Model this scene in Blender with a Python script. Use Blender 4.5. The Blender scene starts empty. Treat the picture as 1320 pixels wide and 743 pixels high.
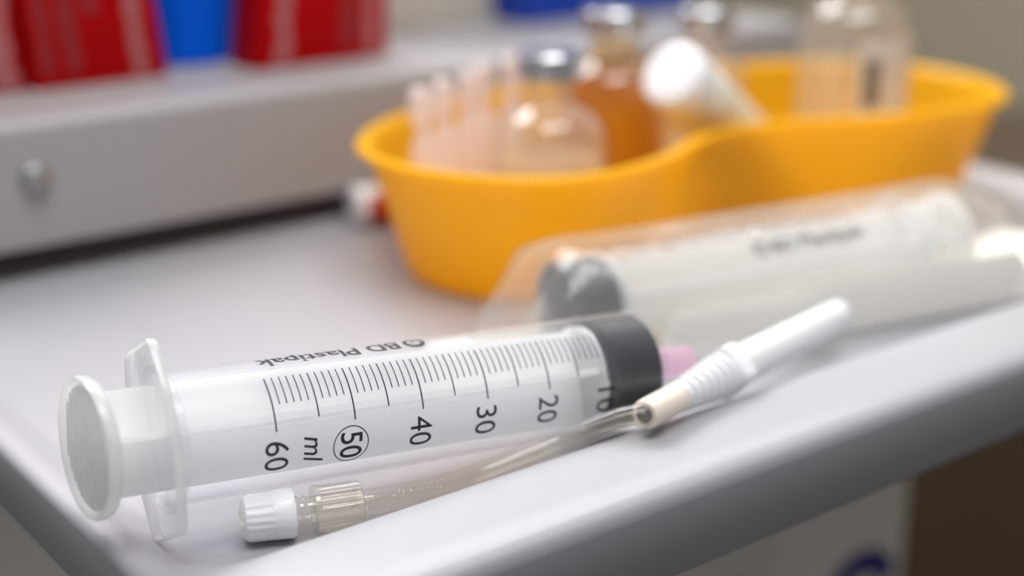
import bpy, bmesh, math, random
from mathutils import Vector, Matrix
MM = 0.001
R = math.radians
random.seed(7)
C = bpy.context.scene.collection
scene = bpy.context.scene

# ---------------------------------------------------------------- camera, world, lights, exposure
AZ, PITCH = R(52.5), R(18.56)
fwd = Vector((math.cos(AZ) * math.cos(PITCH), math.sin(AZ) * math.cos(PITCH), -math.sin(PITCH)))
right = Vector((math.sin(AZ), -math.cos(AZ), 0))
up = right.cross(fwd)
cam_d = bpy.data.cameras.new('camera')
cam = bpy.data.objects.new('camera', cam_d)
C.objects.link(cam)
m = Matrix((right, up, -fwd)).transposed().to_4x4()
m.translation = Vector((0, 0, 184)) * MM
cam.matrix_world = m
cam_d.sensor_width = 36
cam_d.lens = 1924 / 1320 * 36
cam_d.clip_start, cam_d.clip_end = 0.01, 50
cam_d.dof.use_dof = True
cam_d.dof.focus_distance = 0.386
cam_d.dof.aperture_fstop = 3.7
scene.camera = cam

world = bpy.data.worlds.new('room_light')
scene.world = world
world.use_nodes = True
bg = world.node_tree.nodes['Background']
bg.inputs[0].default_value = (0.93, 0.95, 1.0, 1)
bg.inputs[1].default_value = 0.19

def area(name, loc, target, sx, sy, power, col=(1, 1, 1)):
    l = bpy.data.lights.new(name, 'AREA')
    l.shape = 'RECTANGLE'
    l.size, l.size_y, l.energy, l.color = sx, sy, power, col
    o = bpy.data.objects.new(name, l)
    C.objects.link(o)
    o.location = loc
    o.rotation_euler = (Vector(target) - Vector(loc)).to_track_quat('-Z', 'Y').to_euler()
    return o

area('ceiling_lamp_over_tray', (0.35, 1.8, 1.75), (0.4, 0.5, 0), 1.5, 0.8, 44, (1, 0.995, 0.99))
area('ceiling_lamp_right', (0.95, 1.15, 1.75), (0.35, 0.4, 0), 1.4, 0.8, 15, (1, 0.995, 0.99))
area('ceiling_lamp_front', (0.2, -0.1, 1.75), (0.35, 0.45, 0), 1.4, 0.7, 23, (1, 0.995, 0.99))
area('added_wall_light', (1.9, 1.5, 1.75), (2.0, 1.9, 0), 1.2, 0.6, 9, (1, 0.985, 0.95))  # extra light added to brighten the far wall, not a known lamp

scene.view_settings.view_transform = 'Standard'
scene.view_settings.look = 'None'
scene.view_settings.gamma = 1
scene.view_settings.use_curve_mapping = False
scene.view_settings.exposure = 0.15
scene.cycles.transparent_max_bounces = 32
scene.cycles.max_bounces = 14

# ---------------------------------------------------------------- materials
def lin(c):
    return tuple(((v / 255) / 12.92 if v / 255 <= 0.04045 else ((v / 255 + 0.055) / 1.055) ** 2.4) for v in c) + (1,)

def mat(name, rgb, rough=0.5, metal=0.0, coat=0.0, sss=0.0, noise=0.0, nscale=200.0, bump=0.0, bscale=400.0, trans=0.0, ior=1.45):
    mt = bpy.data.materials.new(name)
    mt.use_nodes = True
    nt = mt.node_tree
    b = nt.nodes['Principled BSDF']
    b.inputs['Base Color'].default_value = lin(rgb)
    b.inputs['Roughness'].default_value = rough
    b.inputs['Metallic'].default_value = metal
    b.inputs['Coat Weight'].default_value = coat
    b.inputs['Coat Roughness'].default_value = 0.08
    b.inputs['IOR'].default_value = ior
    b.inputs['Transmission Weight'].default_value = trans
    if sss:
        b.inputs['Subsurface Weight'].default_value = sss
        b.inputs['Subsurface Radius'].default_value = (0.004, 0.004, 0.004)
    tc = nt.nodes.new('ShaderNodeTexCoord')
    if noise:
        n = nt.nodes.new('ShaderNodeTexNoise')
        n.inputs['Scale'].default_value = nscale
        nt.links.new(tc.outputs['Object'], n.inputs['Vector'])
        mx = nt.nodes.new('ShaderNodeMix')
        mx.data_type = 'RGBA'
        c = lin(rgb)
        mx.inputs[6].default_value = tuple(v * (1 - noise) for v in c[:3]) + (1,)
        mx.inputs[7].default_value = tuple(min(1, v * (1 + noise)) for v in c[:3]) + (1,)
        nt.links.new(n.outputs['Fac'], mx.inputs[0])
        nt.links.new(mx.outputs[2], b.inputs['Base Color'])
    if bump:
        n = nt.nodes.new('ShaderNodeTexNoise')
        n.inputs['Scale'].default_value = bscale
        nt.links.new(tc.outputs['Object'], n.inputs['Vector'])
        bp = nt.nodes.new('ShaderNodeBump')
        bp.inputs['Strength'].default_value = bump
        bp.inputs['Distance'].default_value = 0.0005
        nt.links.new(n.outputs['Fac'], bp.inputs['Height'])
        nt.links.new(bp.outputs['Normal'], b.inputs['Normal'])
    return mt

def film(name, tint, milk, milk_rgb, rough=0.06, ior=1.45, bump=0.0, bscale=60.0, gain=1.0):
    """clear or milky thin plastic: light passes straight through, some is scattered, Fresnel gloss on top"""
    mt = bpy.data.materials.new(name)
    mt.use_nodes = True
    nt = mt.node_tree
    nt.nodes.remove(nt.nodes['Principled BSDF'])
    out = nt.nodes['Material Output']
    tr = nt.nodes.new('ShaderNodeBsdfTransparent')
    tr.inputs[0].default_value = tuple(tint) + (1,)
    df = nt.nodes.new('ShaderNodeBsdfDiffuse')
    df.inputs[0].default_value = lin(milk_rgb)
    tl = nt.nodes.new('ShaderNodeBsdfTranslucent')
    tl.inputs[0].default_value = lin(milk_rgb)
    m1 = nt.nodes.new('ShaderNodeMixShader')
    m1.inputs[0].default_value = 0.5
    nt.links.new(df.outputs[0], m1.inputs[1]); nt.links.new(tl.outputs[0], m1.inputs[2])
    m2 = nt.nodes.new('ShaderNodeMixShader')
    m2.inputs[0].default_value = milk
    nt.links.new(tr.outputs[0], m2.inputs[1]); nt.links.new(m1.outputs[0], m2.inputs[2])
    gl = nt.nodes.new('ShaderNodeBsdfGlossy')
    gl.inputs['Roughness'].default_value = rough
    lw = nt.nodes.new('ShaderNodeLayerWeight')
    lw.inputs[0].default_value = 0.5
    pw = nt.nodes.new('ShaderNodeMath'); pw.operation = 'POWER'; pw.inputs[1].default_value = 5
    f0 = ((ior - 1) / (ior + 1)) ** 2
    mu = nt.nodes.new('ShaderNodeMath'); mu.operation = 'MULTIPLY_ADD'; mu.use_clamp = True
    mu.inputs[1].default_value = (1 - f0) * gain * 0.8
    mu.inputs[2].default_value = f0 * gain
    m3 = nt.nodes.new('ShaderNodeMixShader')
    nt.links.new(lw.outputs['Facing'], pw.inputs[0]); nt.links.new(pw.outputs[0], mu.inputs[0]); nt.links.new(mu.outputs[0], m3.inputs[0])
    nt.links.new(m2.outputs[0], m3.inputs[1]); nt.links.new(gl.outputs[0], m3.inputs[2])
    nt.links.new(m3.outputs[0], out.inputs[0])
    if bump:
        tc = nt.nodes.new('ShaderNodeTexCoord')
        n = nt.nodes.new('ShaderNodeTexNoise'); n.inputs['Scale'].default_value = bscale; n.inputs['Detail'].default_value = 4
        bp = nt.nodes.new('ShaderNodeBump'); bp.inputs['Strength'].default_value = bump; bp.inputs['Distance'].default_value = 0.002
        nt.links.new(tc.outputs['Object'], n.inputs['Vector']); nt.links.new(n.outputs['Fac'], bp.inputs['Height'])
        for s in (gl, df):
            nt.links.new(bp.outputs[0], s.inputs['Normal'])
    return mt

def glow_through(name, rgb, part):
    """coloured plastic that lets part of the light through (translucent wall)"""
    mt = mat(name, rgb, 0.3, noise=0.03, nscale=60)
    nt = mt.node_tree
    b = nt.nodes['Principled BSDF']
    tl = nt.nodes.new('ShaderNodeBsdfTranslucent'); tl.inputs[0].default_value = lin((255, 214, 70))
    mx = nt.nodes.new('ShaderNodeMixShader'); mx.inputs[0].default_value = part
    nt.links.new(b.outputs[0], mx.inputs[1]); nt.links.new(tl.outputs[0], mx.inputs[2])
    nt.links.new(mx.outputs[0], nt.nodes['Material Output'].inputs[0])
    return mt

M = dict(
    enamel=mat('tray_enamel', (171, 170, 175), 0.36, coat=0.15, noise=0.015, nscale=900, bump=0.03, bscale=500),
    shelf=mat('shelf_enamel', (172, 169, 170), 0.4, noise=0.03, nscale=1500, bump=0.03, bscale=900),
    steel=mat('bolt_steel', (168, 166, 163), 0.4, 0.7),
    rubber=mat('stopper_rubber', (20, 22, 33), 0.45, noise=0.1, nscale=300),
    ink=mat('navy_ink', (34, 36, 52), 0.5),
    barrel=film('barrel_plastic', (0.99, 0.993, 0.997), 0.045, (250, 251, 255), 0.36, gain=0.55),
    flange=film('flange_plastic', (0.99, 0.993, 0.997), 0.08, (252, 253, 255), 0.12),
    flange_edge_lit=film('flange_edge_lit_plastic', (0.99, 0.993, 0.997), 0.62, (254, 255, 255), 0.2),  # same plastic made whiter: light piped to the plate edge, put into colour
    plunger=film('plunger_plastic', (0.99, 0.992, 0.997), 0.8, (255, 255, 255), 0.16),
    thumb=film('thumb_plastic', (0.99, 0.993, 1.0), 0.6, (255, 255, 255), 0.16),
    pink=film('pink_plastic', (0.97, 0.86, 0.92), 0.5, (246, 214, 232), 0.2),
    yellow=glow_through('yellow_plastic', (255, 205, 36), 0.5),
    paper=mat('white_paper', (240, 238, 232), 0.6, noise=0.02, nscale=700, bump=0.08, bscale=300),
    blister=film('blister_film', (0.985, 0.985, 0.98), 0.17, (255, 254, 248), 0.08, bump=0.8, bscale=60, gain=1.2),
    cap_white=mat('white_cap_plastic', (244, 244, 247), 0.3, sss=0.2),
    cream=mat('cream_plastic', (246, 234, 220), 0.35, sss=0.2),
    dark=mat('bore_shade', (60, 52, 50), 0.6),
    tube=film('clear_tube', (0.985, 0.98, 0.965), 0.06, (248, 242, 226), 0.05, gain=1.5),
    collar=film('clear_collar', (0.985, 0.98, 0.96), 0.15, (250, 244, 230), 0.08, gain=2.0),
    glass=film('clear_glass', (0.97, 0.965, 0.95), 0.2, (248, 242, 232), 0.02, 1.6, gain=1.6),
    liquid=film('pale_liquid', (0.96, 0.94, 0.89), 0.38, (246, 236, 218), 0.03, 1.33),
    amber=film('amber_glass', (0.96, 0.86, 0.64), 0.10, (214, 170, 104), 0.02, 1.6, gain=1.6),
    amberliq=film('amber_liquid', (0.95, 0.84, 0.6), 0.26, (206, 152, 76), 0.03, 1.33),
    alu=mat('crimp_aluminium', (205, 207, 212), 0.28, 1.0),
    ampoule=film('ampoule_plastic', (0.985, 0.97, 0.97), 0.6, (255, 246, 246), 0.12, gain=1.3),
    bottle=mat('pale_bottle_plastic', (232, 228, 214), 0.4, sss=0.3),
    label=mat('white_label', (226, 222, 220), 0.55),
    grey=mat('grey_print', (120, 116, 114), 0.6),
    red=mat('red_carton', (190, 2, 8), 0.6, noise=0.06, nscale=90, ior=1.2),
    redcap=mat('red_plastic', (205, 22, 24), 0.35),
    print_pale=mat('pale_pink_print', (196, 120, 124), 0.55),
    print_dim=mat('dim_red_print', (160, 44, 52), 0.55),
    blue=mat('blue_plastic', (0, 108, 255), 0.5, ior=1.2),
    bluebox=mat('blue_carton', (20, 70, 190), 0.5),
    carton=mat('cream_carton', (228, 222, 208), 0.6, noise=0.02, nscale=60),
    bin=mat('white_bin_plastic', (240, 230, 220), 0.5),
    emblem=mat('indigo_print', (48, 40, 130), 0.5),
    wood=mat('dark_brown_wood', (70, 54, 38), 0.5, noise=0.2, nscale=12),
    wall=mat('olive_wall_paint', (172, 162, 142), 0.8, noise=0.03, nscale=30),
    floor=mat('grey_vinyl', (88, 86, 84), 0.5, noise=0.08, nscale=40),
    post=mat('trolley_steel', (150, 150, 152), 0.35, 0.8),
)

# ---------------------------------------------------------------- mesh helpers (all lengths in mm)
def build(name, verts, faces, material, parent=None, smooth=True, angle=35):
    me = bpy.data.meshes.new(name)
    me.from_pydata([tuple(Vector(v) * MM) for v in verts], [], faces)
    me.validate()
    bm = bmesh.new(); bm.from_mesh(me)
    bmesh.ops.recalc_face_normals(bm, faces=bm.faces)
    bm.to_mesh(me); bm.free()
    if smooth:
        me.shade_smooth()
        me.set_sharp_from_angle(angle=R(angle))
    me.materials.append(material)
    o = bpy.data.objects.new(name, me)
    C.objects.link(o)
    if parent is not None:
        o.parent = parent
    return o

def tag(o, label=None, cat=None, group=None, kind=None):
    for k, v in (('label', label), ('category', cat), ('group', group), ('kind', kind)):
        if v: o[k] = v
    return o

def thing(name, label, cat, matrix=None, loc=(0, 0, 0), group=None):
    o = bpy.data.objects.new(name, None)
    o.empty_display_size = 0.01
    C.objects.link(o)
    if matrix is not None:
        o.matrix_world = matrix
    else:
        o.location = Vector(loc) * MM
    return tag(o, label, cat, group)

def frame(origin, x, y=None, z=None):
    """matrix with local X along x and local Y (or Z) near the hint"""
    x = Vector(x).normalized()
    if y is not None:
        y = Vector(y); y = (y - x * y.dot(x)).normalized(); zz = x.cross(y)
    else:
        zz = Vector(z); zz = (zz - x * zz.dot(x)).normalized(); y = zz.cross(x)
    mt = Matrix((x, y, zz)).transposed().to_4x4()
    mt.translation = Vector(origin) * MM
    return mt

def lathe(profile, seg=48, axis='X', closed=False, caps=True, rfun=None):
    """profile [(t, r)] turned about the axis"""
    v, f = [], []
    n = len(profile)
    for t, r in profile:
        for k in range(seg):
            a = 2 * math.pi * k / seg
            rr = r * (rfun(a, t) if rfun else 1)
            c, s = rr * math.cos(a), rr * math.sin(a)
            v.append((t, c, s) if axis == 'X' else (c, s, t))
    rows = n if closed else n - 1
    for i in range(rows):
        j = (i + 1) % n
        for k in range(seg):
            l = (k + 1) % seg
            f.append((i * seg + k, i * seg + l, j * seg + l, j * seg + k))
    if caps and not closed:
        f.append(tuple(range(seg))); f.append(tuple((n - 1) * seg + k for k in range(seg)))
    return v, f

def join(*parts):
    v, f = [], []
    for pv, pf in parts:
        o = len(v)
        v += list(pv); f += [tuple(i + o for i in q) for q in pf]
    return v, f

def prism(outline, z0, z1, bev=0.0):
    """closed 2D outline [(a, b)] -> solid between z0 and z1, verts (a, b, z), optional small bevel by insetting"""
    n = len(outline)
    cx = sum(p[0] for p in outline) / n; cy = sum(p[1] for p in outline) / n
    def ins(d):
        res = []
        for i in range(n):
            p0, p, p1 = Vector(outline[i - 1]), Vector(outline[i]), Vector(outline[(i + 1) % n])
            t = (p1 - p0)
            nn = Vector((-t.y, t.x)).normalized()
            if nn.dot(Vector((cx, cy)) - p) < 0: nn = -nn
            res.append(p + nn * d)
        return res
    if bev:
        rings = [(ins(bev), z0), (ins(bev * .3), z0 + bev * .3), (ins(0), z0 + bev), (ins(0), z1 - bev), (ins(bev * .3), z1 - bev * .3), (ins(bev), z1)]
    else:
        rings = [(outline, z0), (outline, z1)]
    v, f = [], []
    for ring, z in rings:
        v += [(p[0], p[1], z) for p in ring]
    for i in range(len(rings) - 1):
        for k in range(n):
            l = (k + 1) % n
            f.append((i * n + k, i * n + l, (i + 1) * n + l, (i + 1) * n + k))
    f.append(tuple(range(n))); f.append(tuple((len(rings) - 1) * n + k for k in range(n)))
    return v, f

def rrect(x0, y0, x1, y1, r, n=6):
    pts = []
    for cx, cy, a0 in ((x1 - r, y1 - r, 0), (x0 + r, y1 - r, 90), (x0 + r, y0 + r, 180), (x1 - r, y0 + r, 270)):
        for k in range(n + 1):
            a = R(a0 + 90 * k / n)
            pts.append((cx + r * math.cos(a), cy + r * math.sin(a)))
    return pts

def box(x0, y0, z0, x1, y1, z1, bev=0.6):
    bm = bmesh.new()
    bmesh.ops.create_cube(bm, size=1)
    for w in bm.verts:
        w.co = ((x0 + x1) / 2 + w.co.x * (x1 - x0), (y0 + y1) / 2 + w.co.y * (y1 - y0), (z0 + z1) / 2 + w.co.z * (z1 - z0))
    if bev:
        bmesh.ops.bevel(bm, geom=list(bm.edges), offset=bev, segments=2, profile=0.5, affect='EDGES')
    v = [tuple(w.co) for w in bm.verts]; bm.verts.index_update()
    f = [tuple(w.index for w in q.verts) for q in bm.faces]
    bm.free()
    return v, f

def spline(pts, n, closed=True):
    """Catmull-Rom through pts, n samples per span"""
    P = [Vector(p) for p in pts]; L = len(P); res = []
    spans = L if closed else L - 1
    for i in range(spans):
        if closed: a, b, c, d = P[i - 1], P[i], P[(i + 1) % L], P[(i + 2) % L]
        else: a, b, c, d = P[max(i - 1, 0)], P[i], P[i + 1], P[min(i + 2, L - 1)]
        for k in range(n):
            t = k / n
            res.append(0.5 * ((2 * b) + (c - a) * t + (2 * a - 5 * b + 4 * c - d) * t * t + (3 * b - a - 3 * c + d) * t ** 3))
    if not closed: res.append(P[-1])
    return res

def sweep(path, r, seg=16):
    """round tube along a list of Vectors; r a number or list"""
    v, f = [], []
    n = len(path)
    for i, p in enumerate(path):
        t = (path[min(i + 1, n - 1)] - path[max(i - 1, 0)]).normalized()
        s = t.cross(Vector((0, 0, 1))).normalized(); u = s.cross(t)
        rr = r[i] if isinstance(r, (list, tuple)) else r
        for k in range(seg):
            a = 2 * math.pi * k / seg
            v.append(tuple(p + (s * math.cos(a) + u * math.sin(a)) * rr))
    for i in range(n - 1):
        for k in range(seg):
            l = (k + 1) % seg
            f.append((i * seg + k, i * seg + l, (i + 1) * seg + l, (i + 1) * seg + k))
    f.append(tuple(range(seg))); f.append(tuple((n - 1) * seg + k for k in range(seg)))
    return v, f

def text2d(s, size=1.0, bold=0.0, shear=0.0):
    """flat triangles of a word, x along the writing, y up, cap height about 0.73*size; starts at x = 0"""
    cu = bpy.data.curves.new('lettering', 'FONT')
    cu.body = s; cu.size = size; cu.offset = bold; cu.shear = shear; cu.resolution_u = 6
    ob = bpy.data.objects.new('lettering', cu)
    me = bpy.data.meshes.new_from_object(ob)
    v = [(q.co.x, q.co.y) for q in me.vertices]
    f = [tuple(p.vertices) for p in me.polygons]
    bpy.data.objects.remove(ob); bpy.data.curves.remove(cu); bpy.data.meshes.remove(me)
    x0 = min(p[0] for p in v)
    return [(p[0] - x0, p[1]) for p in v], f

def fit2d(vf, w, h):
    v, f = vf
    x0, x1 = min(p[0] for p in v), max(p[0] for p in v)
    y0, y1 = min(p[1] for p in v), max(p[1] for p in v)
    return [((p[0] - x0) / (x1 - x0) * w, (p[1] - y0) / (y1 - y0) * h) for p in v], f

def wrap(flat, rad, along):
    """flat shapes [(verts2d in (x mm along axis, arc mm), faces)] onto the cylinder of radius rad about local X"""
    v, f = join(*[([(p[0], p[1], 0) for p in a], b) for a, b in flat])
    bm = bmesh.new()
    vs = [bm.verts.new(p) for p in v]
    for q in f:
        try: bm.faces.new([vs[i] for i in q])
        except ValueError: pass
    bmesh.ops.triangulate(bm, faces=bm.faces)
    ys = [p[1] for p in v]
    y = math.floor(min(ys))
    while y < max(ys):
        bmesh.ops.bisect_plane(bm, geom=list(bm.verts) + list(bm.edges) + list(bm.faces), plane_co=(0, y, 0), plane_no=(0, 1, 0))
        y += along
    bm.verts.index_update()
    out = [(w.co.x, rad * math.cos(w.co.y / rad), rad * math.sin(w.co.y / rad)) for w in bm.verts]
    ff = [tuple(w.index for w in q.verts) for q in bm.faces]
    bm.free()
    return out, ff

# ---------------------------------------------------------------- the room
def struct(name, vf, material, label=None):
    o = build(name, vf[0], vf[1], material, smooth=False)
    o['kind'] = 'structure'
    return o
struct('floor', box(-1500, -1500, -900, 4500, 4500, -850, 0), M['floor'])
struct('wall_back', box(-1500, 2600, -850, 4500, 2700, 1900, 0), M['wall'])
struct('wall_right', box(2600, -1500, -850, 2700, 2600, 1900, 0), M['wall'])
w = build('cupboard', *box(880, 520, -850, 1350, 900, -130, 4), M['wood'])
tag(w, 'dark brown wooden cupboard on the floor beyond the trolley', 'cupboard')

# ---------------------------------------------------------------- the tray
TX0, TX1, TY0, TY1 = 120.4, 628, 252, 790
SIDE = [(11, -15.5), (5, -17), (1.6, -16.6), (0.4, -15), (0, 3.0), (0.4, 4.4), (1.3, 5.4), (2.8, 6.0), (5, 6.2), (8, 5.5), (12, 3.2), (15, 1.3), (18, 0.25), (20, 0)]
FRONT = [(14, -17.5), (8.5, -19), (5.4, -18.6), (4.2, -17), (0, 6.0), (0.5, 8.2), (1.8, 10.0), (5, 11.4), (14, 12.1), (28, 12.3), (33, 11.7), (37, 9.3), (41, 4.5), (46, 0)]
def tray():
    v, f = [], []
    base = []
    r = 26
    for cx, cy, a0 in ((TX1 - r, TY1 - r, 0), (TX0 + r, TY1 - r, 90), (TX0 + r, TY0 + r, 180), (TX1 - r, TY0 + r, 270)):
        for k in range(17):
            a = R(a0 + 90 * k / 16)
            n = Vector((math.cos(a), math.sin(a)))
            base.append((Vector((cx, cy)) + n * r, -n))
    nb = len(base)
    rows = len(SIDE)
    # corner insets follow a rounded rectangle, so the rim keeps its width along both sides
    for j in range(rows):
        (ds, zs), (df, zf) = SIDE[j], FRONT[j]
        x0, x1, y0, y1 = TX0 + ds, TX1 - ds, TY0 + df, TY1 - df
        rr = max(14.0, r - 0.25 * (ds + df))
        if j > 9: rr = 22 + (j - 9) * 2
        for cx, cy, a0 in ((x1 - rr, y1 - rr, 0), (x0 + rr, y1 - rr, 90), (x0 + rr, y0 + rr, 180), (x1 - rr, y0 + rr, 270)):
            for k in range(17):
                a = R(a0 + 90 * k / 16)
                wgt = math.sin(a) ** 2
                v.append((cx + rr * math.cos(a), cy + rr * math.sin(a), zs * (1 - wgt) + zf * wgt))
    for j in range(rows - 1):
        for k in range(nb):
            l = (k + 1) % nb
            f.append((j * nb + k, j * nb + l, (j + 1) * nb + l, (j + 1) * nb + k))
    f.append(tuple((rows - 1) * nb + k for k in range(nb)))
    # underside
    o = len(v)
    v += [(p[0], p[1], -15.5) for p in v[:nb]]
    return v, f
tr = build('instrument_tray', *tray(), M['enamel'], angle=60)
for p in tr.data.polygons: p.use_smooth = True
tag(tr, 'white enamelled metal trolley tray with a broad rounded rim', 'tray')

# trolley below the tray: posts and lower shelf
tl = thing('trolley_frame', 'steel trolley posts and lower shelf carrying the white tray', 'trolley', loc=(370, 520, -850))
for x, y in ((150, 300), (600, 300), (150, 745), (600, 745)):
    build('post', *lathe([(0, 12), (838, 12)], 20, 'Z'), M['post'], tl).location = ((x - 370) * MM, (y - 520) * MM, 0)
build('crossbar', *box(-220, -230, 838, 230, -210, 848, 1), M['post'], tl)
build('crossbar', *box(-220, 215, 838, 230, 235, 848, 1), M['post'], tl)
build('lower_shelf', *box(-230, -230, 500, 240, 240, 512, 2), M['post'], tl)

# white container under the tray
bn = thing('storage_bin', 'white bin with an indigo mark on the lower trolley shelf', 'bin', loc=(504, 440, -337.7))
build('bin_body', *box(-47, -40, 0, 47, 60, 285, 5), M['bin'], bn)
arc = [(28 * math.cos(R(a)), 28 * math.sin(R(a))) for a in range(20, 161, 10)] + [(17 * math.cos(R(a)), 15 * math.sin(R(a))) for a in range(160, 19, -10)]
v, f = prism(arc, 0, 0.6)
build('indigo_mark', [(p[0] + 12, -40.1 - p[2], p[1] + 150) for p in v], f, M['emblem'], bn)

# ---------------------------------------------------------------- raised shelf at the back of the tray
sh = thing('raised_shelf', 'grey white metal shelf with bolted front raised over the back of the tray', 'shelf', loc=(380, 556, 0))
SX0, SX1 = -232, 246
prof = [(0, 13.6), (0, 58), (0.6, 60.6), (2.4, 62.4), (5, 63), (170, 63), (170, 60.5), (6, 60.5), (2.5, 58), (2.5, 13.6)]
v = [(SX0, a, b) for a, b in prof] + [(SX1, a, b) for a, b in prof]
n = len(prof)
f = [(k, (k + 1) % n, n + (k + 1) % n, n + k) for k in range(n)] + [tuple(range(n)), tuple(range(n, 2 * n))]
build('shelf_panel', v, f, M['shelf'], sh)
build('side_panel', *box(SX0, 3, 13.6, SX0 + 3, 165, 60.4, 0.4), M['shelf'], sh)
build('side_panel', *box(SX1 - 3, 3, 13.6, SX1, 165, 60.4, 0.4), M['shelf'], sh)
build('back_panel', *box(SX0 + 3, 163, 13.6, SX1 - 3, 166, 60.4, 0.4), M['shelf'], sh)
for x in (SX0 + 14, SX1 - 44):
    build('foot', *lathe([(0.1, 8), (13.8, 8)], 20, 'Z'), M['steel'], sh).location = ((x) * MM, 0.05, 0)
    build('foot', *lathe([(0.1, 8), (13.8, 8)], 20, 'Z'), M['steel'], sh).location = ((x) * MM, 0.145, 0)
bo = build('bolt', *lathe([(0.2, 6.2), (-0.6, 6.4), (-2.2, 5.8), (-3.6, 4.2), (-4.2, 2)], 28), M['steel'], sh)
bo.matrix_local = frame((194.6 - 380, 0, 40.8), (0, 1, 0), z=(0, 0, 1))

# ---------------------------------------------------------------- things standing on the shelf
ZS = 63.1
def stripe(parent, x0, x1, w, pale, y, z0, z1, lean=0.0, seed=1):
    """a column of small illegible printed marks running up the carton"""
    rnd = random.Random(seed)
    v, f = [], []
    z = z0
    while z < z1:
        h = rnd.uniform(2.0, 4.5)
        a = rnd.uniform(0, 0.25) * w
        b = w - rnd.uniform(0, 0.2) * w
        s = lean * z
        q = box(x0 + a + s, y - 0.15, z, x0 + b + s, y + 0.05, z + h, 0)
        v, f = join((v, f), q)
        z += h + rnd.uniform(0.3, 1.0)
    build('printed_marks', v, f, M['print_pale'] if pale else M['print_dim'], parent, smooth=False)

def carton(name, label, x0, x1, y, depth, h, lean_l, lean_r, material, cat='carton', group=None):
    x0, x1, y = x0 * .991, x1 * .991, y * .991
    t = thing(name, label, cat, loc=((x0 + x1) / 2, y, ZS), group=group)
    c = (x0 + x1) / 2
    b = [(x0 - c, 0, 0), (x1 - c, 0, 0), (x1 - c, depth, 0), (x0 - c, depth, 0)]
    tp = [(x0 - c + lean_l * h, 0, h), (x1 - c + lean_r * h, 0, h), (x1 - c + lean_r * h, depth, h), (x0 - c + lean_l * h, depth, h)]
    bm = bmesh.new()
    vs = [bm.verts.new(p) for p in b + tp]
    for q in ((0, 1, 2, 3), (4, 5, 6, 7), (0, 1, 5, 4), (1, 2, 6, 5), (2, 3, 7, 6), (3, 0, 4, 7)): bm.faces.new([vs[i] for i in q])
    bmesh.ops.bevel(bm, geom=list(bm.edges), offset=0.8, segments=2, profile=0.5, affect='EDGES')
    bm.verts.index_update()
    build('carton_body', [tuple(w.co) for w in bm.verts], [tuple(w.index for w in q.verts) for q in bm.faces], material, t)
    bm.free()
    return t
g = 'red cartons on the raised shelf'
t = carton('red_carton', 'red carton cut by the left picture edge with dense pale print', 150, 219, 622, 60, 120, -0.09, -0.09, M['red'], group=g)
stripe(t, 18, 0, 13, True, -0.2, 2, 116, -0.05, 3)
t = carton('red_carton', 'red carton left of the blue tub with a pale print column', 221, 281, 618, 28, 120, -0.08, -0.12, M['red'], group=g)
stripe(t, -27, 0, 7, False, -0.2, 6, 114, -0.07, 4)
stripe(t, -17, 0, 9, False, -0.2, 6, 114, -0.07, 5)
stripe(t, -4, 0, 7, False, -0.2, 30, 114, -0.08, 15)
stripe(t, 13, 0, 8, True, -0.2, 2, 116, -0.08, 6)
t = carton('red_carton', 'red carton right of the blue tub with two pale print columns', 317, 388, 604, 24, 120, 0.13, 0.03, M['red'], group=g)
stripe(t, -26, 0, 8.5, True, -0.2, 2, 116, 0.11, 7)
stripe(t, 8, 0, 11, False, -0.2, 6, 114, 0.05, 8)
stripe(t, 22, 0, 8, True, -0.2, 2, 116, 0.03, 9)
tb = build('blue_tub', *lathe([(0, 22), (1.5, 24), (60, 30), (110, 35), (112, 36), (112, 34), (60, 28), (3, 22)], 48, 'Z'), M['blue'])
tb.location = Vector((304.5, 651, ZS)) * MM
tag(tb, 'bright blue tapered plastic tub between two red cartons', 'tub')
t = carton('cream_carton', 'plain cream carton on the shelf right of the red cartons', 400, 497, 664, 60, 130, 0, 0, M['carton'])
t = carton('blue_carton', 'blue carton on the shelf behind the metal capped vials', 500, 622, 640, 70, 120, 0, 0, M['bluebox'])

# ---------------------------------------------------------------- kidney dish
DZ = 53
rim_pts = [(289, 452), (303, 414), (335, 391.5), (376, 395), (420, 413.5), (458, 412), (502, 393), (556, 384), (590, 397), (611, 432),
           (607, 476), (575, 512), (490, 536), (400, 542), (336, 522), (299, 490)]
ring = [Vector((p[0], p[1])) for p in spline([(a, b, 0) for a, b in rim_pts], 8)]
def inset(d):
    n = len(ring); res = []
    for i in range(n):
        t = ring[(i + 1) % n] - ring[i - 1]
        nn = Vector((-t.y, t.x)).normalized()       # the points run counter-clockwise, so this points inwards
        res.append(ring[i] + nn * d)
    return res
kp = [(0.0, 51.2), (0.1, 52.2), (0.8, 53.0), (2.4, 53.3), (4.6, 52.9), (6.2, 51.4), (7.0, 49)]
kp += [(7 + (49 - z) * 0.30, z) for z in (40, 30, 20, 12, 8)]
kp += [(20.8, 5), (23, 3), (27, 2.2)]
outer = [(0.6, 50.6), (3.0, 50.9), (4.4, 50.2), (5.2, 48)] + [(5.2 + (48 - z) * 0.30, z) for z in (40, 30, 20, 12, 6)] + [(19.2, 2.5), (21, 0.7), (25, 0.1)]
profile = outer[::-1] + kp
v, f = [], []
N = len(ring)
for d, z in profile:
    v += [(p.x - 450, p.y - 463, z) for p in inset(d)]
for i in range(len(profile) - 1):
    for k in range(N):
        l = (k + 1) % N
        f.append((i * N + k, i * N + l, (i + 1) * N + l, (i + 1) * N + k))
f.append(tuple(range(N))); f.append(tuple((len(profile) - 1) * N + k for k in range(N)))
kd = build('kidney_dish', v, f, M['yellow'])
kd.location = Vector((450, 463, 0)) * MM
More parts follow.
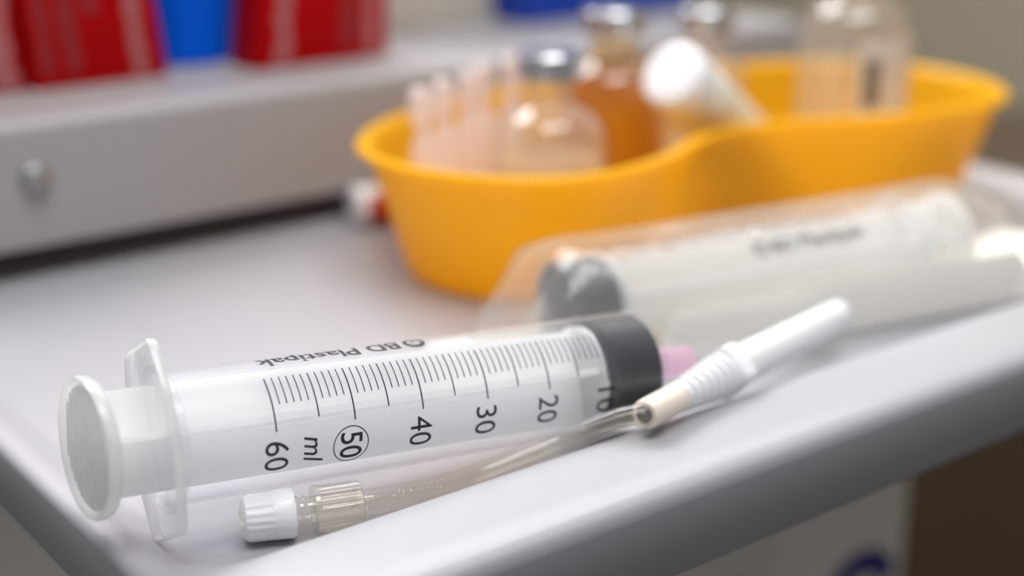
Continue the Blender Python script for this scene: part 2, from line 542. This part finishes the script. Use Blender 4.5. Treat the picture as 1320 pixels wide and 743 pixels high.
tag(kd, 'yellow plastic kidney dish holding vials and ampoules', 'dish')
DF = 3.2   # inner floor of the dish

# ---------------------------------------------------------------- vials in the dish
def vial(name, label, x, y, rad, h, neck, caprad, glass, liquid, level, group='glass vials in the kidney dish', cap=True):
    t = thing(name, label, 'vial', loc=(x, y, DF), group=group)
    sh_ = h - 22
    body = [(0, rad * .7), (0.4, rad * .88), (2.5, rad), (sh_ - rad * .62, rad), (sh_ - rad * .35, rad * .93), (sh_ - rad * .12, rad * .76), (sh_ + 1, neck * 1.15), (sh_ + 4, neck), (h - 9, neck), (h - 8, neck + 2), (h - 1, neck + 2)]
    build('glass_body', *lathe(spline3(body), 40, 'Z'), glass, t)
    lv = [(1.2, rad * .7), (2.5, rad * .9), (4, rad - 1.6), (level - .3, rad - 1.6), (level, rad - 2)]
    build('contents', *lathe(lv, 40, 'Z'), liquid, t)
    if cap:
        c = build('crimp_cap', *lathe([(h - 10.5, caprad - .8), (h - 10, caprad), (h - 1.2, caprad), (h - .2, caprad - .8), (h, caprad - 2), (h, caprad * .45)], 40, 'Z'), M['alu'], t)
        build('rubber_bung', *lathe([(h - .4, caprad * .44), (h + .15, caprad * .42)], 24, 'Z'), M['grey'], c)
    return t
def spline3(prof):
    k = 3                                # the straight foot stays as it is, the shoulder is rounded
    pts = spline([(a, b, 0) for a, b in prof[k:]], 3, closed=False)
    return prof[:k] + [(p.x, p.y) for p in pts]
vial('vial', 'clear silver capped vial of pale liquid at the front of the dish', 363, 449, 22.5, 84, 9.5, 13, M['glass'], M['liquid'], 42)
vial('vial', 'amber glass vial with a silver crimp cap', 432, 490, 24.3, 90, 10, 14, M['amber'], M['amberliq'], 60)
vial('vial', 'silver capped clear vial standing behind the white capped bottle', 488, 490, 19, 86, 9, 13, M['glass'], M['liquid'], 20)
rv = vial('vial', 'tall clear labelled vial in the right end of the dish', 543, 449, 25.5, 112, 11, 15, M['glass'], M['glass'], 30)
# label wrapped round the right-hand vial, facing its right and front
lab = []
for z in (40, 74):
    lab.append(z)
vv, ff = [], []
a0, a1, nn = -135, 10, 24
for z in lab:
    for k in range(nn + 1):
        a = R(a0 + (a1 - a0) * k / nn)
        vv.append((25.7 * math.cos(a), 25.7 * math.sin(a), z))
ff = [(k, k + 1, nn + 2 + k, nn + 1 + k) for k in range(nn)]
build('paper_label', vv, ff, M['label'], rv)
vv, ff = [], []
for z in (44, 66):
    for k in range(5):
        a = R(-128 + 16 * k / 4)
        vv.append((25.9 * math.cos(a), 25.9 * math.sin(a), z))
ff = [(k, k + 1, 6 + k, 5 + k) for k in range(4)]
build('grey_panel', vv, ff, M['grey'], rv)

# tilted white bottle, cap towards the viewer
d = Vector((0.80, 0.19, -0.56)).normalized()
tb = thing('tilted_bottle', 'pale plastic bottle lying tilted in the dish, round white cap facing out', 'bottle', frame((416, 436, 74.5), d, z=(0, 0, 1)))
build('screw_cap', *lathe([(0, 10.5), (0.2, 12.6), (1.2, 13.8), (3, 14.1), (12, 14.1), (12.5, 13.4)], 48), M['cap_white'], tb)
build('bottle_body', *lathe([(12.4, 10.5), (14, 11), (19, 13.4), (25, 14.4), (72, 14.4), (75, 13.6), (76, 11.5)], 40), M['bottle'], tb)

# plastic ampoules in the left end of the dish
def ampoule_parts():
    t = bpy.data.objects.new('ampoule', None); t.empty_display_size = 0.01; C.objects.link(t)
    ell = lambda a, z: 1.0 if z > 58 else (1.0 - 0.14 * abs(math.sin(a)))
    build('ampoule_body', *lathe([(0, 4.5), (0.6, 6), (2.5, 7.0), (40, 7.0), (46, 6.2), (51, 4.2), (54, 2.6), (55.5, 2.2)], 24, 'Z', rfun=ell), M['ampoule'], t)
    v1 = prism(rrect(-5.2, 55, 5.2, 71, 4.4), -2.6, 2.6, 0.9)
    build('twist_tab', [(p[0], p[2], p[1]) for p in v1[0]], v1[1], M['ampoule'], t)
    return t
amp0 = ampoule_parts()
spots = [(324, 474, 20, 'nearest the left tip of the dish'), (338, 484, 25, 'second from the left tip of the dish'), (353, 493, 30, 'middle one of the row of five'),
         (370, 500, 30, 'fourth from the left tip of the dish'), (388, 508, 25, 'last one, behind the silver capped vial')]
for i, (x, y, rz, where) in enumerate(spots):
    if i == 0: a = amp0
    else:
        a = amp0.copy(); C.objects.link(a)
        for ch in amp0.children:
            c = ch.copy(); C.objects.link(c); c.parent = a
    a.location = Vector((x, y, DF)) * MM
    a.rotation_euler = (R(2 * (i % 3 - 1)), R(-3 + 1.5 * i), R(rz))
    tag(a, 'clear pinkish plastic ampoule in the dish, ' + where, 'ampoule', 'plastic ampoules in the kidney dish')

# red and white tube lying behind the dish
rt = thing('small_bottle', 'small white bottle with red band lying behind the left end of the dish', 'bottle', frame((330, 545.5, 9.2), (0.975, -0.2, 0), z=(0, 0, 1)))
build('end_cap', *lathe([(0, 6), (0.4, 8.0), (1.5, 8.8), (5.5, 8.9), (6, 8.5)], 32), M['cap_white'], rt)
build('bottle_body', *lathe([(6, 8.3), (44, 8.3), (46, 7.4)], 32), M['label'], rt)
vv, ff = [], []
for x in (6.2, 40):
    for k in range(17):
        a = R(140 + 170 * k / 16)            # local Y is up-left of the axis, Z up: this arc faces the viewer and down
        vv.append((x, 8.5 * math.cos(a), 8.5 * math.sin(a)))
ff = [(k, k + 1, 18 + k, 17 + k) for k in range(16)]
build('red_band', vv, ff, M['redcap'], rt)

# ---------------------------------------------------------------- syringes
S = 1.950         # mm of scale per ml
RB = 17.0
def print_marks(full):
    dg = math.pi / 180 * RB
    q = []
    def tick(u, a0, a1, w):
        x = -u * S
        q.append(([(x - w * .62, a0 * dg), (x + w * .62, a0 * dg), (x + w * .62, a1 * dg), (x - w * .62, a1 * dg)], [(0, 1, 2, 3)]))
    us = list(range(1 + 9, 51)) if full else []
    for u in us:
        if u % 10 == 0: tick(u, -41.7, 8.15, 0.34)
        elif u % 5 == 0: tick(u, -41.7, 0.6, 0.31)
        else: tick(u, -41.7, -14.7, 0.26)
    for k in range(1, 12):                      # eleven steps up to the 60 line
        u = 50 + k
        if k == 11: tick(u, -41.4, 8.3, 0.34)
        elif k == 5: tick(u, -41.7, 0.6, 0.31)
        else: tick(u, -41.7, -14.7, 0.26)
    return q

def numerals():
    dg = math.pi / 180 * RB
    out = []
    def num(s, u, a0, w, h, bold):
        v, f = fit2d(text2d(s, 1.0, bold), w, h)
        # writing runs down round the barrel, letter tops point to the nozzle (+X)
        out.append(([(-u * S + y - h / 2, a0 * dg + x) for x, y in v], f))
    num('60', 61.0, 16.5, 8.3, 6.4, 0.0)
    num('50', 50.6, 18.3, 7.6, 6.2, 0.008)
    num('40', 40.35, 14, 8.5, 6.4, 0.0)
    num('30', 30.3, 14.3, 8.3, 6.3, 0.0)
    num('20', 20.25, 14, 8.1, 6.3, 0.0)
    num('10', 10.4, 15, 7.5, 6.0, 0.0)
    v, f = text2d('ml', 1.0, 0.006, 0.25)
    v, f = fit2d((v, f), 7.7, 5.4)
    out.append(([(-57.3 * S + y, 16.3 * dg + x) for x, y in v], f))
    # ring round the 50
    c, ra, rb, wv = (-50.65 * S, 30.2 * dg), 5.0, 5.25, 0.32
    n = 56
    v = [(c[0] + ra * math.cos(2 * math.pi * k / n), c[1] + rb * math.sin(2 * math.pi * k / n)) for k in range(n)]
    v += [(c[0] + (ra - wv) * math.cos(2 * math.pi * k / n), c[1] + (rb - wv) * math.sin(2 * math.pi * k / n)) for k in range(n)]
    out.append((v, [(k, (k + 1) % n, n + (k + 1) % n, n + k) for k in range(n)]))
    return out

def brand():
    dg = math.pi / 180 * RB
    base = -75.0 * dg
    out = []
    def word(s, u0, u1, h, bold, drop=0.0):
        w = (u1 - u0) * S
        v, f = fit2d(text2d(s, 1.0, bold), w, h)
        # writing runs from nozzle to flange (-X), letter tops towards the scale (+angle)
        out.append(([(-u0 * S - x, base - drop + y) for x, y in v], f))
    word('BD', 39.9, 44.7, 5.0, 0.024)
    word('Plastipak', 46.0, 60.7, 6.6, 0.022, 1.35)
    # round emblem: dark ring with rays opening inside
    c, r0, n = (-37.5 * S, base + 2.4), 3.1, 64
    def pt(r, a): return (c[0] + r * math.cos(a), c[1] + r * math.sin(a))
    vo = [pt(r0, 2 * math.pi * k / n) for k in range(n)]
    vi = []
    for k in range(n):
        a = 2 * math.pi * k / n
        upness = 0.5 + 0.5 * math.sin(a)
        r = 2.3 - 0.8 * upness + (0.45 * (1 if k % 4 < 2 else -1) * upness)
        vi.append(pt(r, a))
    out.append((vo + vi, [(k, (k + 1) % n, n + (k + 1) % n, n + k) for k in range(n)]))
    hd = [(c[0] + 0.55 * math.cos(2 * math.pi * k / 16), c[1] - 0.9 + 0.55 * math.sin(2 * math.pi * k / 16)) for k in range(16)]
    out.append((hd, [tuple(range(16))]))
    return out

def syringe(name, label, matrix, flange_angle, flange_half, thumb_tilt, hub, sag=0.0, sag_axis=Vector((0, 1, 0)), u_thumb=83.0):
    t = thing(name, label, 'syringe', matrix)
    XF = -73.6 * S
    # barrel with end wall and nozzle
    prof = [(XF, RB), (1.2, RB), (2.2, RB - .5), (2.6, RB - 1.6), (2.8, 3.6), (3.4, 2.7), (11, 2.1), (11, 1.0), (0.9, 1.0), (0.6, RB - .6), (XF, RB - .6)]
    b = build('barrel', *lathe(prof, 96, closed=True), M['barrel'], t)
    # finger flange: a long plate across the barrel
    half = []
    L = flange_half
    for vv, ww in ((L, 9.0), (L - .7, 11.2), (L - 2.2, 12.6), (L - 5, 13.8), (L - 9, 15.4), (11, 17.2), (5, 18.0), (0, 18.3)):
        half.append((vv, ww))
    outl = [(vv, ww) for vv, ww in half] + [(-vv, ww) for vv, ww in half[-2::-1]]
    outl += [(vv, -ww) for vv, ww in [(-a, b_) for a, b_ in half]] + [(vv, -ww) for vv, ww in half[-2::-1]]
    pv, pf = prism(outl, -1.3, 1.3, 0.6)
    ca, sa = math.cos(flange_angle), math.sin(flange_angle)
    ff_ = build('finger_flange', [(XF - 1.3 + z, a * ca - bb * sa, a * sa + bb * ca) for a, bb, z in pv], pf, M['flange'], b)
    ff_.data.materials.append(M['flange_edge_lit'])
    for p in ff_.data.polygons:
        if len(p.vertices) == 4: p.material_index = 1
    build('flange_ring', *lathe([(XF - 0.2, RB + 2.0), (XF + 1.2, RB + 1.8), (XF + 2.4, RB + .05), (XF - 0.2, RB + .05)], 64, closed=True), M['flange'], b)
    build('graduation_marks', *wrap(print_marks(True), RB + 0.06, 0.9), M['ink'], b, smooth=False)
    build('numerals', *wrap(numerals(), RB + 0.06, 0.7), M['ink'], b, smooth=False)
    build('brand_lettering', *wrap(brand(), RB + 0.06, 0.7), M['ink'], b, smooth=False)
    # rubber stopper
    rr = RB - .72
    build('stopper', *lathe([(-15.4, 9), (-15.4, rr - .5), (-15, rr), (-11.6, rr), (-11.1, rr - .5), (-9.6, rr - .5), (-9.1, rr - .1), (-3.0, rr - .1), (-1.2, rr), (-0.4, rr), (0.2, rr - .5), (0.4, rr - 2)], 64), M['rubber'], t)
    # plunger: four fins, head disc, thumb plate
    pl = None
    x0, x1 = -u_thumb * S, -18.0
    fw, ft = 13.2, 0.9
    cross = []
    for k in range(4):
        a = R(-3 + 90 * k)
        u_, w_ = Vector((math.cos(a), math.sin(a))), Vector((-math.sin(a), math.cos(a)))
        cross += [tuple(u_ * 1.6 - w_ * ft * 1.5), tuple(u_ * fw - w_ * ft), tuple(u_ * (fw + .25)), tuple(u_ * fw + w_ * ft), tuple(u_ * 1.6 + w_ * ft * 1.5)]
    n = len(cross)
    v = [(x0, a, b2) for a, b2 in cross] + [(x1, a, b2) for a, b2 in cross]
    f = [(k, (k + 1) % n, n + (k + 1) % n, n + k) for k in range(n)] + [tuple(range(n)), tuple(range(n, 2 * n))]
    pl = build('plunger_rod', v, f, M['plunger'], t)
    build('plunger_head', *lathe([(-19.8, 13.6), (-19.2, 14.6), (-17.6, 14.6), (-15.5, 9)], 48), M['plunger'], pl)
    if sag: pl.matrix_local = Matrix.Translation(Vector((-18, 0, 0)) * MM) @ Matrix.Rotation(sag, 4, sag_axis) @ Matrix.Translation(Vector((18, 0, 0)) * MM)
    th = build('thumb_plate', *lathe([(2.0, 10), (2.0, 15.2), (1.2, 17.5), (0, 18.1), (-1.6, 18.1), (-2.5, 17.6), (-2.2, 16.6), (-1.2, 15.8), (-1.0, 10)], 64), M['thumb'], pl)
    tm = Matrix.Translation(Vector((x0 - 1.9, 0, 0)) * MM) @ thumb_tilt
    th.matrix_local = tm
    q = []
    k = -13.8
    while k <= 14.0:
        hw = math.sqrt(15.6 ** 2 - k * k)
        q.append(box(-1.32, k - .62, -hw, -0.9, k + .62, hw, 0.06))
        k += 2.3
    gr = build('grip_ridges', *join(*q), M['thumb'], pl)
    gr.matrix_local = tm @ Matrix.Rotation(R(23.6), 4, 'X')
    if hub:
        hb = build('pink_hub', *lathe([(4.2, 4.4), (4.6, 5.2), (6, 5.4), (13, 5.0), (14, 4.6), (21, 4.1), (21.6, 3.4)], 32), M['pink'], t)
        tag(hb, 'translucent pink hub on the nozzle')
    return t

A1 = Vector((0.989586, -0.129617, -0.062594))
HD = Vector((0, math.cos(R(-156.38)), math.sin(R(-156.38))))
VD = Vector((0, math.cos(R(-66.38)), math.sin(R(-66.38))))
syringe('syringe', 'large clear syringe lying across the front of the tray, ruffled thumb plate at left',
        frame((280.71, 307.26, 19.60), A1, y=(-0.09412, -0.91169, 0.39995)), R(-95.4), 24.7, Matrix.Rotation(R(5), 4, VD), True, R(0.35), HD, 81.3)

# ---------------------------------------------------------------- second syringe in its blister pack
D2 = Vector((0.982, -0.191, 0)).normalized()
P2 = Vector((0.191, 0.982, 0)).normalized()
n2 = (-D2 - Vector((0, 0, 0.016))).normalized()
EL = R(52)
W2 = -P2 * math.cos(EL) + Vector((0, 0, 1)) * math.sin(EL)
Y2 = Matrix.Rotation(R(66), 3, n2) @ W2
O2 = Vector((299, 363.6, 18.2))
m2 = frame(O2, n2, y=Y2)
m2r = m2.to_3x3().inverted()
pv_ = m2r @ P2
syringe('syringe', 'syringe sealed inside the clear blister pack, dark stopper towards the left', m2, math.atan2(pv_.z, pv_.y), 19.5, Matrix.Identity(4), False)

pk = thing('blister_pack', 'clear film and white paper pack lying between kidney dish and loose syringe', 'packaging', frame(Vector((316, 363, 0)), D2, y=P2))
# the film is wider at its foot than the syringe it covers
def dome(sv, w, h, wob):
    pts = []
    for k in range(29):
        a = math.pi * k / 28
        c, s_ = math.cos(a), math.sin(a)
        y = w * math.copysign(abs(c) ** 0.62, c)
        z = h * abs(s_) ** 0.6
        pts.append((sv + wob * math.sin(3.1 * a + sv) , y + wob * math.sin(5 * a + sv * .7), 0.9 + z + wob * .8 * math.sin(4.3 * a + sv * 1.3) * s_))
    return pts
secs = [(-40, 18.5, 4.0, 1.2), (-38, 20.5, 12.0, 1.6), (-34, 21.5, 20.6, 1.8), (-28, 23.1, 25.6, 2.0), (-22, 24.4, 36.5, 1.4), (-14, 25.2, 39, .8), (-6, 25.6, 39.4, .3), (6, 25.6, 38.8, .15), (40, 26.1, 39.0, .1), (80, 26.6, 39.2, .1),
        (120, 27.1, 39.6, .15), (142, 27.6, 40.1, .2), (154, 27.9, 40.6, .3), (162, 27.6, 39.6, .3), (167, 25.6, 32.0, .2), (170, 23.5, 22.0, 0), (171.5, 23.0, 10.0, 0), (172, 23.0, 0.5, 0)]
v, f = [], []
for q in secs: v += dome(*q)
for i in range(len(secs) - 1):
    for k in range(28):
        f.append((i * 29 + k, i * 29 + k + 1, (i + 1) * 29 + k + 1, (i + 1) * 29 + k))
f.append(tuple(range(29)))
build('blister_film', v, f, M['blister'], pk, angle=70)
v, f = [], []
ns = 64
cols = [(28.5 - 54.5 * j / 10, 0.0) for j in range(11)] + [(-25.0, 0.6), (-24.9, 2.2), (-24.3, 7), (-23.6, 12), (-22.9, 16), (-22.2, 19)]
nw = len(cols) - 1
for i in range(ns + 1):
    for y, z in cols:
        sv = -52 + 258 * i / ns
        e = max(0, (sv - 172) / 34)
        fold = min(1, max(0, (sv - 2) / 14)) * min(1, max(0, (181 - sv) / 14))
        wob = 0.5 * math.sin(sv * 0.09) * fold
        z1 = z * fold + (0.5 if y < -20 and not fold else 0)
        y1 = y if z == 0 else -26.0 - (0.09 * (z + 2)) * (1 - fold) + (y + 24.6) * fold + wob * 0.3
        v.append((sv, y1, 0.3 + 8 * e ** 1.5 * (1.0 + 0.4 * math.sin(y * 0.12)) + z1 + .8 * max(0, (y - 20) / 8)))
o = len(v)
v += [(a, b - (0.12 if i % (nw + 1) > 11 else 0), c + 0.22) for i, (a, b, c) in enumerate(v)]
for i in range(ns):
    for j in range(nw):
        q = (i * (nw + 1) + j, i * (nw + 1) + j + 1, (i + 1) * (nw + 1) + j + 1, (i + 1) * (nw + 1) + j)
        f.append(q); f.append(tuple(k + o for k in q[::-1]))
edge = [j for j in range(nw + 1)] + [(i) * (nw + 1) + nw for i in range(1, ns + 1)] + [ns * (nw + 1) + j for j in range(nw - 1, -1, -1)] + [i * (nw + 1) for i in range(ns - 1, 0, -1)]
for a, b in zip(edge, edge[1:] + edge[:1]): f.append((a, b, b + o, a + o))
build('paper_backing', v, f, M['paper'], pk, angle=60)

# ---------------------------------------------------------------- clear extension tube with white end pieces
tb = thing('extension_tube', 'clear tube with white luer cap at left and white ribbed connector at right', 'tube', loc=(220, 305, 0))
B0 = Vector((220, 305, 0))
def along(name, p, q, prof, material, parent=tb, seg=40, rfun=None, label=None, closed=False):
    p, q = Vector(p) - B0, Vector(q) - B0
    o = build(name, *lathe(prof, seg, rfun=rfun, closed=closed), material, None)
    o.parent = parent
    w_ = frame(p, q - p, z=(0, 0, 1))
    o.matrix_local = w_ if parent is tb else parent.matrix_local.inverted() @ w_
    if label: o['label'] = label
    return o
c0, c1, c2, c3 = Vector((153.6, 313.9, 6.6)), Vector((166.3, 308.9, 6.6)), Vector((171, 307.2, 6.6)), Vector((183.4, 303.2, 6.6))
knurl = lambda a, t: 1 + 0.022 * (1 if math.cos(20 * a) > 0 else -1)
cap_ = along('luer_cap', c0, c1, [(0, 3.2), (0.2, 4.8), (1.0, 5.7), (2.2, 6.0), (7.6, 6.15), (8.0, 6.35), (12.8, 6.5), (13.6, 6.1), (13.6, 3.5)], M['cap_white'], seg=80, rfun=lambda a, t: knurl(a, t) if 2 < t < 8 else 1, label='white ribbed luer cap')
# groove across the end of the cap
gv, gf = box(-0.25, -4.6, -0.7, 0.25, 4.6, 0.7, 0.2)
gr = build('end_slot', gv, gf, M['cream'], cap_)
along('luer_neck', c1, c2, [(-1, 3.7), (0.3, 3.7), (0.8, 4.3), (1.3, 3.7), (2.2, 3.7), (2.7, 4.3), (3.2, 3.7), (5.6, 3.6)], M['collar'], seg=32)
along('collar', c2, c3, [(0, 4.2), (0.1, 6.3), (1.2, 6.4), (1.4, 6.0), (12.2, 6.0), (12.6, 5.6), (12.6, 3.7), (0, 3.7)], M['collar'], seg=120, rfun=lambda a, t: 1 + 0.045 * math.cos(16 * a) if t > 1.3 else 1, closed=True, label='clear knurled collar')
path = spline([(181, 304.0, 6.6), (188, 302.2, 6.0), (205, 300.8, 4.8), (222, 300.0, 5.4), (236, 296.6, 8.4), (248, 290.6, 13.2), (255, 284.4, 17.2), (259.8, 280.2, 18.9), (260.8, 279.7, 19.1)], 8, closed=False)
path = [Vector(p) - B0 for p in path]
o1 = sweep(path, 3.55, 24)
build('tubing', *o1, M['tube'], tb, angle=60)
o1 = sweep(path[2:-2], 1.7, 16)
build('bore', *o1, M['tube'], tb, angle=60)
rb = random.Random(4)
q = []
for k in range(14):
    p = path[6 + int(rb.random() ** 1.5 * 30)] + Vector((rb.uniform(-2, 2), -rb.uniform(.3, 1.8), rb.uniform(.5, 2.4)))
    r_ = rb.uniform(0.18, 0.34)
    sp = lathe([(-r_, r_ * .1), (-r_ * .7, r_ * .7), (0, r_), (r_ * .7, r_ * .7), (r_, r_ * .1)], 8)
    q.append(([tuple(Vector(c) + p) for c in sp[0]], sp[1]))
tag(build('bubble_glints', *join(*q), M['cap_white'], tb), kind='stuff')  # solid white beads stand in for highlights on bubbles and condensation
h0, h1 = Vector((260.6, 279.6, 19.1)), Vector((381.6, 311.6, 14.4))
along('socket', h0, h1, [(0.8, 2.3), (0.2, 2.5), (0, 3.0), (0.2, 3.9), (0.8, 4.2), (2, 4.3), (16.5, 4.4), (17.5, 4.1)], M['cream'], label='cream socket end')
along('socket_bore_shade', h0, h1, [(-0.1, 2.4), (0.6, 2.3)], M['dark'], seg=24, label='dark disc for the shade in the socket opening')  # solid disc, its dark colour stands in for shade inside the socket
along('grip_core', h0, h1, [(17, 3.4), (43, 4.4), (46, 4.4)], M['cap_white'])
for k in range(7):
    x = 17.4 + 3.7 * k
    r_ = 4.6 + 0.38 * k
    along('grip_rib', h0, h1, [(x, r_ - .5), (x + .3, r_), (x + 1.5, r_), (x + 1.8, r_ - .5)], M['cap_white'], seg=32)
fl = prism(rrect(-6.5, -6.5, 6.5, 6.5, 2.0, 4), 43.6, 50.5, 0.8)
fo = build('square_flange', [(p[2], p[0], p[1]) for p in fl[0]], fl[1], M['cap_white'], tb)
fo.matrix_local = frame(h0 - B0, h1 - h0, z=(0, 0, 1)) @ Matrix.Rotation(R(42), 4, 'X')
along('sheath', h0, h1, [(50, 5.9), (52, 6.1), (104, 5.2), (121, 5.0), (122.6, 4.2), (123, 2.5)], M['cap_white'], label='long white sheath')
